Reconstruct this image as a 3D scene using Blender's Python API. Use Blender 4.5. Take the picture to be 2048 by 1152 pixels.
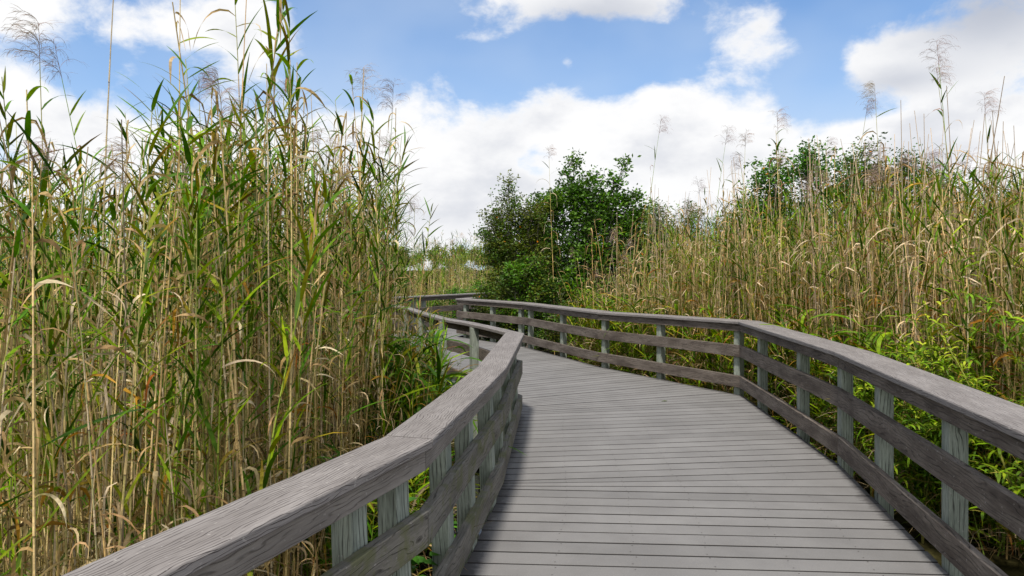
import bpy, math, random
import numpy as np
from math import radians, sin, cos, pi, atan2, sqrt, exp

for o in list(bpy.data.objects):
    bpy.data.objects.remove(o)
SC = bpy.context.scene
COL = SC.collection

# ------------------------------------------------------------------ camera, sky, sun, exposure
HCAM, F, YH = 1.55, 1310.0, 538.0
cam_d = bpy.data.cameras.new('camera'); cam = bpy.data.objects.new('camera', cam_d); COL.objects.link(cam)
cam.location = (0, 0, HCAM); cam.rotation_euler = (radians(90), 0, 0)
cam_d.sensor_width = 36; cam_d.lens = F / 2048 * 36; cam_d.shift_y = -(576 - YH) / 2048
cam_d.clip_start = 0.05; cam_d.clip_end = 3000
SC.camera = cam
SC.view_settings.view_transform = 'Standard'; SC.view_settings.look = 'None'
SC.view_settings.exposure = 0.33; SC.view_settings.gamma = 1
SC.render.engine = 'CYCLES'
try:
    SC.cycles.max_bounces = 7; SC.cycles.diffuse_bounces = 4; SC.cycles.transmission_bounces = 4
    SC.cycles.glossy_bounces = 2
except Exception: pass

SUN_EL, SUN_AZ = radians(62), radians(194)      # azimuth from +Y towards +X: high, behind the viewer
W = bpy.data.worlds.new('World'); SC.world = W; W.use_nodes = True
nt = W.node_tree; nt.nodes.clear()
class NG:
    """tiny helper to write node graphs as expressions"""
    def __init__(s, tree): s.t = tree
    def new(s, ty, **kw):
        n = s.t.nodes.new(ty)
        for k, v in kw.items(): setattr(n, k, v)
        return n
    def put(s, sock, v):
        if isinstance(v, bpy.types.NodeSocket): s.t.links.new(v, sock)
        elif v is not None:
            try: sock.default_value = v
            except Exception: sock.default_value = tuple(v) + (1.0,)
    def m(s, op, a, b=None, c=None, clamp=False):
        n = s.new('ShaderNodeMath', operation=op); n.use_clamp = clamp
        s.put(n.inputs[0], a); s.put(n.inputs[1], b)
        if c is not None: s.put(n.inputs[2], c)
        return n.outputs[0]
    def v(s, op, a, b=None):
        n = s.new('ShaderNodeVectorMath', operation=op); s.put(n.inputs[0], a); s.put(n.inputs[1], b)
        return n.outputs[0]
    def comb(s, x, y, z):
        n = s.new('ShaderNodeCombineXYZ'); s.put(n.inputs[0], x); s.put(n.inputs[1], y); s.put(n.inputs[2], z); return n.outputs[0]
    def sep(s, a):
        n = s.new('ShaderNodeSeparateXYZ'); s.put(n.inputs[0], a); return n.outputs
    def noise(s, vec, scale, detail=3, rough=.55, dist=0, lac=2.0):
        n = s.new('ShaderNodeTexNoise'); s.put(n.inputs['Vector'], vec); s.put(n.inputs['Scale'], scale)
        n.inputs['Detail'].default_value = detail; n.inputs['Roughness'].default_value = rough
        n.inputs['Distortion'].default_value = dist; n.inputs['Lacunarity'].default_value = lac
        return n.outputs[0]
    def mix(s, f, a, b, blend='MIX'):
        n = s.new('ShaderNodeMix', data_type='RGBA', blend_type=blend)
        s.put(n.inputs[0], f); s.put(n.inputs[6], a); s.put(n.inputs[7], b); return n.outputs[2]
    def ss(s, x, lo, hi, a=0.0, b=1.0):
        n = s.new('ShaderNodeMapRange', interpolation_type='SMOOTHSTEP')
        s.put(n.inputs[0], x); s.put(n.inputs[1], lo); s.put(n.inputs[2], hi); s.put(n.inputs[3], a); s.put(n.inputs[4], b)
        return n.outputs[0]
g = NG(nt)
tc = g.new('ShaderNodeTexCoord').outputs['Generated']
d = g.v('NORMALIZE', tc)
dx, dy, dz = g.sep(d)
az = g.m('ARCTAN2', dx, dy); el = g.m('ARCSINE', dz)
def blob(px, py, sx, sy, w):
    # one cumulus mass (or, w<0, one clear gap), placed by its direction in the sky
    a0 = math.atan((px - 1024) / F); e0 = math.atan((YH - py) / F * cos(a0))
    sa, se = sx / F * cos(a0) ** 2, sy / F
    q = g.m('ADD', g.m('POWER', g.m('DIVIDE', g.m('SUBTRACT', az, a0), sa), 2.0), g.m('POWER', g.m('DIVIDE', g.m('SUBTRACT', el, e0), se), 2.0))
    return g.m('MULTIPLY', g.m('EXPONENT', g.m('MULTIPLY', q, -1.0)), w)
BL = [(1180, 360, 380, 140, .66), (1375, 225, 85, 55, .42), (1130, 240, 95, 50, .35), (1300, 215, 60, 40, .2), (880, 300, 120, 110, .4), (1500, 230, 60, 50, .3), (1750, 330, 360, 110, .6), (1960, 250, 190, 70, .4),
      (1830, 130, 120, 45, .55), (1720, 130, 40, 26, .25), (2010, 60, 180, 60, .62), (1190, 5, 200, 44, .7), (1460, 85, 62, 36, .33), (1530, 40, 34, 50, .22), (1575, 92, 36, 16, .24), (1395, 20, 50, 40, -.3), (1133, 124, 18, 16, .36), (955, 76, 60, 12, .26),
      (60, 10, 120, 60, .5), (230, 30, 80, 55, .42), (470, 50, 130, 60, .62), (250, 350, 420, 130, .5), (600, 350, 180, 110, .45), (900, 450, 300, 80, .3), (30, 170, 120, 70, .2),
      (720, 60, 110, 120, -.3), (1000, 90, 230, 62, -.26), (1290, 110, 130, 60, -.34), (1620, 40, 70, 130, -.3), (1620, 190, 60, 40, -.25), (1705, 222, 75, 28, -.42), (1650, 110, 50, 60, -.2), (330, 180, 60, 40, -.12)]
bias = None
for b in BL:
    q = blob(*b); bias = q if bias is None else g.m('ADD', bias, q)
hor = g.m('MULTIPLY', g.ss(el, .0, .3, 1, 0), .14)
bias = g.m('ADD', bias, hor)
# the rest of the sky, behind and overhead, is mostly covered
bias = g.m('ADD', bias, g.m('MAXIMUM', g.ss(dy, .45, -.1, 0, .42), g.ss(el, .5, .8, 0, .3)))
warp = g.v('ADD', d, g.v('SCALE', g.v('SUBTRACT', g.new('ShaderNodeTexNoise').outputs[1], (.5, .5, .5)), None))
n1 = g.noise(g.v('MULTIPLY', d, (1, 1, 1.5)), 8.5, 10, .6, .15)
n2 = g.noise(g.v('MULTIPLY', d, (1, 1, 1.6)), 2.2, 4, .5)
cov = g.m('ADD', bias, g.m('ADD', g.m('MULTIPLY', g.m('SUBTRACT', n1, .5), 1.75), g.m('MULTIPLY', g.m('SUBTRACT', n2, .5), .35)))
mask = g.ss(cov, .05, .46)
thick = g.ss(cov, .2, .8)
n3 = g.noise(g.v('ADD', g.v('MULTIPLY', d, (1, 1, 2.0)), (3.1, 1.7, .06)), 6.0, 5, .55)
grey = g.m('MULTIPLY', g.ss(n3, .42, .68), thick)
ccol = g.mix(grey, (.80, .80, .805), (.61, .625, .665))
under = g.m('ADD', blob(1190, 30, 150, 34, .8), g.m('ADD', blob(1990, 15, 210, 75, 1.0), g.m('ADD', blob(1790, 165, 120, 22, .6), g.m('ADD', blob(960, 440, 200, 40, .28), blob(1480, 330, 120, 30, .2)))))
ccol = g.mix(g.m('MINIMUM', under, 1.0), ccol, (.42, .45, .52))
sky = g.new('ShaderNodeTexSky', sky_type='NISHITA'); sky.sun_disc = False
sky.sun_elevation = SUN_EL; sky.sun_rotation = SUN_AZ; sky.air_density = 1.0; sky.dust_density = .6; sky.ozone_density = 1.5
skyc = g.mix(1.0, g.mix(1.0, sky.outputs[0], (.115, .115, .115), 'MULTIPLY'), (.74, 1.02, 1.26), 'MULTIPLY')
# thin veil that whitens the blue lower down and between the clouds
veil = g.m('ADD', g.ss(el, .0, .42, .62, .0), g.m('MULTIPLY', g.ss(n2, .3, .75), .44), clamp=True)
skyc = g.mix(veil, skyc, (.50, .59, .72))
out = g.mix(mask, skyc, ccol)
bg = g.new('ShaderNodeBackground'); g.put(bg.inputs[0], out); bg.inputs[1].default_value = 1.0
wo = g.new('ShaderNodeOutputWorld'); nt.links.new(bg.outputs[0], wo.inputs[0])

sd = bpy.data.lights.new('sun', 'SUN'); so = bpy.data.objects.new('sun', sd); COL.objects.link(so)
sd.energy = 4.1; sd.angle = radians(5); sd.color = (1.0, .93, .83)
so.rotation_euler = (pi / 2 - SUN_EL, 0, -SUN_AZ + pi)
so.location = (5, -5, 20)
so['kind'] = 'structure'

# ------------------------------------------------------------------ helpers
def tag(o, label=None, cat=None, group=None, kind=None):
    if label: o['label'] = label
    if cat: o['category'] = cat
    if group: o['group'] = group
    if kind: o['kind'] = kind
    return o
def thing(name, label, cat, loc=(0, 0, 0), group=None):
    o = bpy.data.objects.new(name, None); COL.objects.link(o); o.location = loc
    o.empty_display_size = .1
    return tag(o, label, cat, group)
def link(name, me, parent=None):
    o = bpy.data.objects.new(name, me); COL.objects.link(o)
    if parent: o.parent = parent
    return o
def pix(x, y, h):
    """where the sight line to picture point (x, y) meets height h"""
    Y = F * (HCAM - h) / (y - YH); return np.array([(x - 1024) / F * Y, Y])
def at(x, Y): return (x - 1024) / F * Y

class Geo:
    """vertex/face soup with a colour per vertex and a uv per corner"""
    def __init__(s): s.V = []; s.Q = []; s.C = []; s.U = []; s.n = 0; s.M = []
    def add(s, V, Q, C=None, U=None, mi=0):
        V = np.asarray(V, float).reshape(-1, 3); Q = np.asarray(Q, int).reshape(-1, 4)
        s.V.append(V); s.Q.append(Q + s.n); s.n += len(V)
        if C is None: C = np.ones((len(V), 3)) * .5
        C = np.broadcast_to(np.asarray(C, float), (len(V), 3)); s.C.append(C)
        s.U.append(np.zeros((len(V), 2)) if U is None else np.asarray(U, float)); s.M.append(np.full(len(Q), mi))
        return s
    def arr(s): return np.concatenate(s.V), np.concatenate(s.Q), np.concatenate(s.C), np.concatenate(s.U), np.concatenate(s.M)
    def mesh(s, name, mats, smooth=False):
        V, Q, C, U, M = s.arr()
        return mk_mesh(name, V, Q, C, U, M, mats, smooth)
def mk_mesh(name, V, Q, C, U, M, mats, smooth=False):
    # quads; a triangle is a quad whose last corner repeats the third
    me = bpy.data.meshes.new(name)
    tri = Q[:, 3] == Q[:, 2]
    cnt = np.where(tri, 3, 4)
    loops = Q.reshape(-1)
    if tri.any():
        keep = np.ones((len(Q), 4), bool); keep[tri, 3] = False; loops = Q[keep]
    start = np.concatenate([[0], np.cumsum(cnt)[:-1]])
    me.vertices.add(len(V)); me.vertices.foreach_set('co', V.astype(np.float32).ravel())
    me.loops.add(len(loops)); me.loops.foreach_set('vertex_index', loops.astype(np.int32))
    me.polygons.add(len(Q)); me.polygons.foreach_set('loop_start', start.astype(np.int32))
    me.polygons.foreach_set('material_index', M.astype(np.int32))
    me.polygons.foreach_set('use_smooth', np.full(len(Q), smooth))
    for m in (mats if isinstance(mats, (list, tuple)) else [mats]): me.materials.append(m)
    ca = me.color_attributes.new('Col', 'FLOAT_COLOR', 'POINT')
    ca.data.foreach_set('color', np.concatenate([C, np.ones((len(C), 1))], 1).astype(np.float32).ravel())
    uv = me.uv_layers.new(name='UVMap'); uv.data.foreach_set('uv', U[loops].astype(np.float32).ravel())
    me.update(calc_edges=True)
    return me

def mat(name):
    m = bpy.data.materials.new(name); m.use_nodes = True; t = m.node_tree; t.nodes.clear()
    return m, NG(t)
def finish(gg, shader, disp=None):
    o = gg.new('ShaderNodeOutputMaterial'); gg.t.links.new(shader, o.inputs[0])
def bump(gg, h, strength, dist=.004):
    n = gg.new('ShaderNodeBump'); n.inputs['Strength'].default_value = strength; n.inputs['Distance'].default_value = dist
    gg.put(n.inputs['Height'], h); return n.outputs[0]
def principled(gg, color, rough=.8, normal=None, spec=.3):
    p = gg.new('ShaderNodeBsdfPrincipled'); gg.put(p.inputs['Base Color'], color); gg.put(p.inputs['Roughness'], rough)
    p.inputs['Specular IOR Level'].default_value = spec
    if normal is not None: gg.put(p.inputs['Normal'], normal)
    return p.outputs[0]

def wood(name, light, dark, line, ring=55., wob=5., lines=.6, moss=None, fine=.25, us=1.3, vs=7., bmp=.6, knots=0.):
    """weathered timber: contour-line grain that runs along u, blotches, thin checks"""
    m, q = mat(name)
    uv = q.new('ShaderNodeUVMap', uv_map='UVMap').outputs[0]
    u, v, _ = q.sep(uv)
    nz = q.noise(q.comb(q.m('MULTIPLY', u, us), q.m('MULTIPLY', v, vs), 0.0), 1.0, 3, .5)
    ph = q.m('ADD', q.m('MULTIPLY', v, ring), q.m('MULTIPLY', nz, wob))
    ph = q.m('ADD', ph, q.m('MULTIPLY', q.noise(q.comb(q.m('MULTIPLY', u, 9.0), q.m('MULTIPLY', v, 40.0), 3.0), 1.0, 2, .5), .5))
    if knots:    # rings bend round scattered knots
        vo = q.new('ShaderNodeTexVoronoi', feature='F1'); q.put(vo.inputs['Vector'], q.comb(q.m('MULTIPLY', u, 2.2), q.m('MULTIPLY', v, 5.5), 0.0)); vo.inputs['Scale'].default_value = 1.0
        kd = vo.outputs['Distance']
        ph = q.m('ADD', ph, q.m('DIVIDE', knots, q.m('ADD', q.m('MULTIPLY', kd, 5.0), .25)))
    fr = q.m('FRACT', ph)
    tri = q.m('ABSOLUTE', q.m('SUBTRACT', fr, .5))            # 0 at line, .5 away
    ln = q.ss(tri, .02, .14, 1, 0)
    brk = q.ss(q.noise(q.comb(q.m('MULTIPLY', u, 7.0), q.m('MULTIPLY', v, 60.0), 8.0), 1.0, 2, .5), .36, .58)
    ln = q.m('MULTIPLY', ln, brk)
    soft = q.m('MULTIPLY', q.m('SUBTRACT', .5, tri), 2.0)
    fib = q.noise(q.comb(q.m('MULTIPLY', u, 14.0), q.m('MULTIPLY', v, 420.0), 0.0), 1.0, 3, .6)
    blot = q.noise(q.comb(q.m('MULTIPLY', u, 2.5), q.m('MULTIPLY', v, 9.0), 5.0), 1.0, 4, .6)
    c = q.mix(q.ss(blot, .3, .7), dark, light)
    c = q.mix(q.m('MULTIPLY', soft, .3), c, dark)
    c = q.mix(q.m('MULTIPLY', q.ss(fib, .4, .75), fine), c, line)
    c = q.mix(q.m('MULTIPLY', ln, lines), c, line)
    geo = q.new('ShaderNodeNewGeometry'); px, py, pz = q.sep(geo.outputs['Position'])
    sp = q.ss(q.noise(geo.outputs['Position'], 55.0, 2, .5), .66, .74)
    c = q.mix(q.m('MULTIPLY', sp, .35), c, (.42, .40, .38))
    if knots: c = q.mix(q.ss(kd, .03, .075, .85, 0), c, line)
    if moss:
        mo = q.m('MULTIPLY', q.ss(q.noise(geo.outputs['Position'], 6.0, 5, .65), .47, .62), moss[1])
        c = q.mix(mo, c, moss[0])
    h = q.m('SUBTRACT', q.m('MULTIPLY', fib, .35), ln)
    finish(q, principled(q, c, .82, bump(q, h, bmp, .003), .25))
    return m
M_CAP = wood('weathered_cap_board', (.25, .234, .228), (.18, .166, .161), (.036, .03, .029), ring=78, wob=8, lines=1.0, fine=.45, vs=3.6, us=3.0)
M_RAIL = wood('brown_grey_rail_board', (.205, .175, .15), (.078, .062, .052), (.022, .018, .015), ring=42, wob=7, lines=.75, fine=.7, vs=7, us=1.6, knots=1.6)
M_RAILG = wood('mossy_grey_rail_board', (.225, .212, .185), (.118, .11, .097), (.035, .032, .028), ring=45, wob=7, lines=.8, fine=.6, vs=7, us=1.6, knots=1.6, moss=((.10, .11, .035), .6))
M_POST = wood('green_treated_post', (.39, .435, .37), (.22, .25, .21), (.05, .052, .045), ring=52, wob=5, lines=.95, fine=.65, us=1.0, vs=6, knots=.7)
M_SUB = wood('grey_sub_rail', (.29, .265, .24), (.18, .16, .143), (.05, .042, .036), ring=60, wob=12, lines=.6, fine=.3, us=1.5)

def mat_deck():
    m, q = mat('composite_deck_board')
    uv = q.new('ShaderNodeUVMap', uv_map='UVMap').outputs[0]; u, v, _ = q.sep(uv)
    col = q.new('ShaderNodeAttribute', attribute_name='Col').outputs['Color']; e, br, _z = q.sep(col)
    fib = q.noise(q.comb(q.m('MULTIPLY', u, 9.0), q.m('MULTIPLY', v, 330.0), 0.0), 1.0, 3, .6)
    pos = q.new('ShaderNodeNewGeometry').outputs['Position']
    blot = q.noise(pos, 2.2, 4, .6); fines = q.noise(pos, 160.0, 2, .5)
    c = q.mix(q.ss(blot, .3, .7), (.140, .138, .137), (.172, .170, .169))
    c = q.mix(q.m('MULTIPLY', q.ss(fib, .42, .7), .2), c, (.13, .118, .118))
    c = q.mix(q.m('MULTIPLY', q.ss(fines, .5, .8), .25), c, (.33, .31, .31))
    c = q.mix(1.0, c, q.comb(br, br, br), 'MULTIPLY')
    # dark algae stain along the board ends
    st = q.noise(q.comb(q.m('MULTIPLY', u, 14.0), q.m('MULTIPLY', v, 30.0), 4.0), 1.0, 5, .7)
    lim = q.m('ADD', q.m('MULTIPLY', q.noise(pos, 1.1, 2, .5), .55), -.02)
    s = q.ss(q.m('SUBTRACT', q.m('MULTIPLY', st, lim), q.m('MULTIPLY', e, 1.5)), -.01, .10)
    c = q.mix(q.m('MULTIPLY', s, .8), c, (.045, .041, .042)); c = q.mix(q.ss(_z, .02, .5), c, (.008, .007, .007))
    finish(q, principled(q, c, .7, bump(q, q.m('ADD', fib, fines), .35, .0015), .3))
    return m
M_DECK = mat_deck()
def flatmat(name, c, rough=.8, spec=.3, var=.25, sc=20.):
    m, q = mat(name); pos = q.new('ShaderNodeNewGeometry').outputs['Position']
    n = q.noise(pos, sc, 4, .6)
    finish(q, principled(q, q.mix(q.ss(n, .3, .7), tuple(x * (1 - var) for x in c), tuple(x * (1 + var) for x in c)), rough, bump(q, n, .4, .01), spec)); return m
M_SCREW = flatmat('dark_screw_head', (.03, .025, .022), .5)
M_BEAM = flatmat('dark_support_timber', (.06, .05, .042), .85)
M_MUD = flatmat('marsh_mud_and_litter', (.04, .036, .014), .95, .0, .6, 9.)
def mat_leaf(name, trans=.3, rough=.5, varscale=30., spec=.35):
    m, q = mat(name)
    col = q.new('ShaderNodeAttribute', attribute_name='Col').outputs['Color']
    pos = q.new('ShaderNodeTexCoord').outputs['Object']
    n = q.noise(pos, varscale, 2, .6)
    hs = q.new('ShaderNodeHueSaturation'); q.put(hs.inputs['Color'], col); hs.inputs['Saturation'].default_value = 1.08; q.put(hs.inputs['Value'], q.ss(n, .25, .75, .78, 1.25))
    rnd = q.new('ShaderNodeObjectInfo').outputs['Random']
    q.put(hs.inputs['Hue'], q.m('ADD', .49, q.m('MULTIPLY', rnd, .02)))
    p = principled(q, hs.outputs[0], rough, None, spec)
    if trans <= 0: finish(q, p); return m
    t = q.new('ShaderNodeBsdfTranslucent'); q.put(t.inputs[0], q.mix(1.0, hs.outputs[0], (1.15, 1.2, .55), 'MULTIPLY'))
    mx = q.new('ShaderNodeMixShader'); mx.inputs[0].default_value = trans
    q.t.links.new(p, mx.inputs[1]); q.t.links.new(t.outputs[0], mx.inputs[2]); finish(q, mx.outputs[0]); return m
M_LEAF = mat_leaf('reed_leaf', .22, .58, 30., .18)
M_CANE = mat_leaf('reed_cane', 0, .6, 60., .2)
M_PLUME = mat_leaf('reed_plume', .25, .8, 60., .1)
M_BROAD = mat_leaf('shrub_leaf', .22, .5, 25., .3)
M_BARK = flatmat('grey_bark', (.13, .115, .10), .9, .2, .4, 25.)
def mat_water():
    m, q = mat('dark_marsh_water'); pos = q.new('ShaderNodeNewGeometry').outputs['Position']
    n = q.noise(pos, 5.0, 3, .5)
    finish(q, principled(q, (.008, .009, .007), .06, bump(q, n, .12, .02), .6)); return m
M_WATER = mat_water()

# ------------------------------------------------------------------ boardwalk layout (x, y in metres; camera above the origin)
def P(x, y, h): return pix(x, y, h)
def PZ(x, Y): return np.array([at(x, Y), Y])
# inner top edge of each handrail as a line of points with its height
R_in = [((1.60, .5), .90), (PZ(1669.4, 5.12), .904), (PZ(1475.8, 8.0), .912), (PZ(1193, 10.35), .872), (PZ(1042.5, 13.05), .872), (PZ(911, 14.95), .878)]
R2_in = [(PZ(911, 14.95), .878), ((-.30, 16.75), .88), ((.95, 18.6), .88)]
L_in = [((-1.215, .32), .88), (P(866.3, 878.1, .88), .88), (P(1012.8, 735.6, .88), .88), (P(1048.9, 666.1, .88), .88)]
# beyond the sharp corner the marsh-side edge is what shows; shift it inwards by the cap width afterwards
L4_out = [P(1014.5, 660.3, .88), P(939.6, 647.6, .88), P(876, 636, .88), P(835.5, 624.7, .88), P(806, 614.6, .88), np.array([-2.85, 13.2])]
FAR_in = [((-3.25, 14.9), .88), (P(843, 592.2, .875), .875), (P(997, 584.3, .875), .875), ((.55, 20.4), .875)]

def offset(poly, dist):
    """parallel line on the left of the direction of travel (mitred)"""
    poly = [np.asarray(p, float) for p in poly]; out = []
    n = len(poly)
    for i in range(n):
        ns = []
        if i > 0: t = poly[i] - poly[i-1]; t = t / np.linalg.norm(t); ns.append(np.array([-t[1], t[0]]))
        if i < n - 1: t = poly[i+1] - poly[i]; t = t / np.linalg.norm(t); ns.append(np.array([-t[1], t[0]]))
        if len(ns) == 2:
            b = ns[0] + ns[1]; b /= np.linalg.norm(b); out.append(poly[i] + b * dist / max(.35, b @ ns[0]))
        else: out.append(poly[i] + ns[0] * dist)
    return out
L4_in = offset(L4_out, -.14)          # travelling away, the walkway is on the right
endL = np.asarray(L_in[-1][0], float)
L4_in[0] = endL
rng = random.Random(5)

def board(geo, A0, A1, B0, B1, zA, zB, th, bev=.006, nst=None, wob=.0015, gap=.0022):
    """plank from end A to end B; A0/B0 one side, A1/B1 the other, top heights zA, zB, rounded long edges"""
    A0, A1, B0, B1 = (np.asarray(p, float) for p in (A0, A1, B0, B1))
    w = np.linalg.norm(A1 - A0 - ((A1 - A0) @ (B0 - A0)) / ((B0 - A0) @ (B0 - A0)) * (B0 - A0))
    b = bev / max(w, .01)
    prof = [(0, -bev), (.3 * b, -.3 * bev), (b, 0), (.5, 0), (1 - b, 0), (1 - .3 * b, -.3 * bev), (1, -bev), (1, -th + bev * .6), (1 - b * .6, -th), (b * .6, -th), (0, -th + bev * .6)]
    L = np.linalg.norm((B0 + B1) / 2 - (A0 + A1) / 2); n = nst or max(2, int(L / .25))
    g0 = gap / L
    ou, ov = rng.uniform(0, 50), rng.uniform(0, 50)
    V = []; U = []
    per = [0]
    for (a, c), (a2, c2) in zip(prof, prof[1:] + prof[:1]): per.append(per[-1] + sqrt(((a2 - a) * w) ** 2 + (c2 - c) ** 2))
    ts = np.linspace(g0, 1 - g0, n + 1); ph = rng.uniform(0, 6)
    for t in ts:
        P0 = A0 + (B0 - A0) * t; P1 = A0 * 0 + A1 + (B1 - A1) * t; z = zA + (zB - zA) * t + wob * sin(ph + t * 5)
        jx = wob * sin(ph * 2 + t * 7)
        for k, (a, c) in enumerate(prof + prof[:1]):
            p = P0 + (P1 - P0) * a
            V.append((p[0] + jx, p[1], z + c)); U.append((ou + t * L, ov + per[k]))
    m = len(prof) + 1; Q = []
    for i in range(n):
        for k in range(m - 1):
            a = i * m + k; Q.append((a, a + 1, a + 1 + m, a + m))
    geo.add(V, Q, None, U)
    # end faces
    for i, flip in ((0, False), (n, True)):
        base = i * m
        pts = [V[base + k] for k in range(m - 1)]
        c = np.mean(pts, 0); VV = pts + [tuple(c)]
        QQ = [((k + 1) % (m - 1), k, m - 1, m - 1) if not flip else (k, (k + 1) % (m - 1), m - 1, m - 1) for k in range(m - 1)]
        geo.add(VV, QQ, None, [(ou + p[2] * .3, ov + p[0]) for p in VV])
    return geo

def post_geo(x, y, ang, z0, z1, w=.09, lean=(0, 0)):
    geo = Geo(); c, s = cos(ang), sin(ang); b = .004; h = w / 2
    pr = [(-h, -h + b), (-h + b, -h), (h - b, -h), (h, -h + b), (h, h - b), (h - b, h), (-h + b, h), (-h, h - b)]
    ou, ov = rng.uniform(0, 50), rng.uniform(0, 50); V = []; U = []; n = 6; per = 0
    pers = [0]
    for a, bq in zip(pr, pr[1:] + pr[:1]): pers.append(pers[-1] + math.dist(a, bq))
    for i in range(n + 1):
        z = z0 + (z1 - z0) * i / n
        for k, (a, e) in enumerate(pr + pr[:1]):
            V.append((x + a * c - e * s + lean[0] * (z - z1 * .5), y + a * s + e * c + lean[1] * (z - z1 * .5), z)); U.append((ou + z, ov + pers[k]))
    m = 9; Q = [(i * m + k, i * m + k + 1, (i + 1) * m + k + 1, (i + 1) * m + k) for i in range(n) for k in range(8)]
    geo.add(V, Q, None, U)
    top = V[-9:-1]; geo.add(top, [(0, 1, 2, 3), (0, 3, 4, 7), (4, 5, 6, 7)], None, [(ou + p[0], ov + p[1]) for p in top])
    return geo

MIDT, LOWT = .435, .665     # how far the top of the middle and the lower rail sit below the cap's top... (metres at cap height .9)
def railing(root, pts, side, capw, m_mid, m_low, m_sub, posts, jmid=(), lean=0., ends=(True, True), fan=0.0):
    """pts: inner top edge of the cap with heights; side +1 when the marsh lies on the left of travel, -1 on the right.
    posts: list of (segment, fraction) along the line"""
    line = [np.asarray(p, float) for p, h in pts]; hs = [h for p, h in pts]
    S = side
    outer = offset(line, S * capw)
    f0 = offset(line, S * .030); f1 = offset(line, S * .067); r0 = offset(line, S * .022)
    n = len(line)
    for i in range(n - 1):
        L = np.linalg.norm(line[i+1] - line[i])
        k = max(1, round(L / 3.4)) if L > 4.2 else 1
        for j in range(k):
            a, b = j / k, (j + 1) / k
            la = lambda P_, t: P_[i] + (P_[i+1] - P_[i]) * t
            ha, hb = hs[i] + (hs[i+1] - hs[i]) * a, hs[i] + (hs[i+1] - hs[i]) * b
            o = link('cap_board', board(Geo(), la(line, a), la(outer, a), la(line, b), la(outer, b), ha, hb, .037, .008).mesh('cap_board', M_CAP), root)
            link('upper_rail', board(Geo(), la(f0, a), la(f1, a), la(f0, b), la(f1, b), ha - .0375, hb - .0375, .088, .004).mesh('upper_rail', m_sub), root)
            link('middle_rail', board(Geo(), la(r0, a), la(f1, a), la(r0, b), la(f1, b), ha * .675 + rng.uniform(-.003, .003), hb * .675, .142, .004).mesh('middle_rail', m_mid), root)
            link('lower_rail', board(Geo(), la(r0, a), la(f1, a), la(r0, b), la(f1, b), ha * .262, hb * .262 + rng.uniform(-.004, .004), .142, .004).mesh('lower_rail', m_low), root)
    pc = offset(line, S * (.067 + .046))
    for seg, fr in posts:
        p = pc[seg] + (pc[seg+1] - pc[seg]) * fr; t = line[seg+1] - line[seg]; ang = atan2(t[1], t[0])
        nrm = np.array([-t[1], t[0]]) / np.linalg.norm(t) * S
        h = hs[seg] + (hs[seg+1] - hs[seg]) * fr - .0415
        gq = post_geo(p[0], p[1], ang + rng.uniform(-.03, .03), -1.1, h, .09, nrm * lean)
        link('post', gq.mesh('post', M_POST), root)
    return offset(line, S * .06)

def frac_at(pts, seg, px):
    a, b = np.asarray(pts[seg][0], float), np.asarray(pts[seg+1][0], float); u = (px - 1024) / F
    # a.x + t dx = u (a.y + t dy)
    d_ = b - a; return (u * a[1] - a[0]) / (d_[0] - u * d_[1])

root = thing('wooden_railing', 'weathered grey railing along the right edge of the boardwalk, curving left ahead', 'railing')
def fr_(px, seg): return (seg, frac_at(R_in, seg, px))
postsR = [(0, .12), (0, .42)]
for px, seg in ((1868, 0), (1738, 0), (1690, 1), (1588, 1), (1512, 1), (1467, 2), (1314, 2), (1205, 2), (1122, 3), (1058, 3), (1039, 4), (983, 4), (930, 4)):
    s, t = fr_(px - 6, seg); postsR.append((s, min(.985, max(.03, t))))
edgeR = railing(root, R_in, -1, .29, M_RAIL, M_RAIL, M_RAIL, postsR)
edgeR2 = railing(root, R2_in, -1, .2, M_RAIL, M_RAIL, M_RAIL, [(0, .5), (1, .1), (1, .6)])

root = thing('wooden_railing', 'broad grey left handrail in the foreground with cracked cap and mossy rails', 'railing')
postsL = [(0, .45)]
for px, seg in ((762, 0), (850, 0)):
    a = np.asarray(L_in[seg][0]); t = frac_at(L_in, seg, px); postsL.append((seg, min(.965, t)))
postsL += [(1, .30), (1, .58), (1, .93), (2, .18), (2, .52), (2, .93)]
edgeL = railing(root, L_in, +1, .205, M_RAILG, M_RAILG, M_SUB, postsL, lean=.035)
L4 = [(p, .88) for p in L4_in]
edgeL4 = railing(root, L4, +1, .14, M_RAIL, M_RAIL, M_RAIL, [(0, .93), (1, .9), (2, .93), (3, .9), (4, .5), (4, .95)])
root = thing('wooden_railing', 'distant grey railing crossing the far bend behind the left reeds', 'railing')
edgeF = railing(root, FAR_in, +1, .24, M_RAIL, M_RAIL, M_RAIL, [(0, .1), (0, .9), (1, .06), (1, .5), (1, .95), (2, .5)])

# ------------------------------------------------------------------ deck boards, clipped to the two railing lines
left_edge = edgeL[:-1] + [edgeL[-1]] + edgeL4[1:] + edgeF
right_edge = edgeR + [edgeR2[1], edgeR2[2]]
left_edge = [np.array([-1.9, -1.5])] + left_edge; right_edge = [np.array([1.25, -1.5])] + right_edge
def hit(p, dirv, poly, sign, tmin):
    """nearest crossing of the ray from p along sign*dirv with the polyline"""
    best = None
    for i in range(len(poly) - 1):
        a, b = poly[i], poly[i+1]; e = b - a; dd = dirv * sign
        det = dd[0] * -e[1] + dd[1] * e[0]
        if abs(det) < 1e-9: continue
        r = a - p; t = (r[0] * -e[1] + r[1] * e[0]) / det; s = (dd[0] * r[1] - dd[1] * r[0]) / det
        if -1e-6 <= s <= 1 + 1e-6 and t > tmin and (best is None or t < best[0]): best = (t, p + dd * t)
    return None if best is None else best[1]
keys = []   # centre-line point and board angle (degrees, positive = right end further away)
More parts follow.
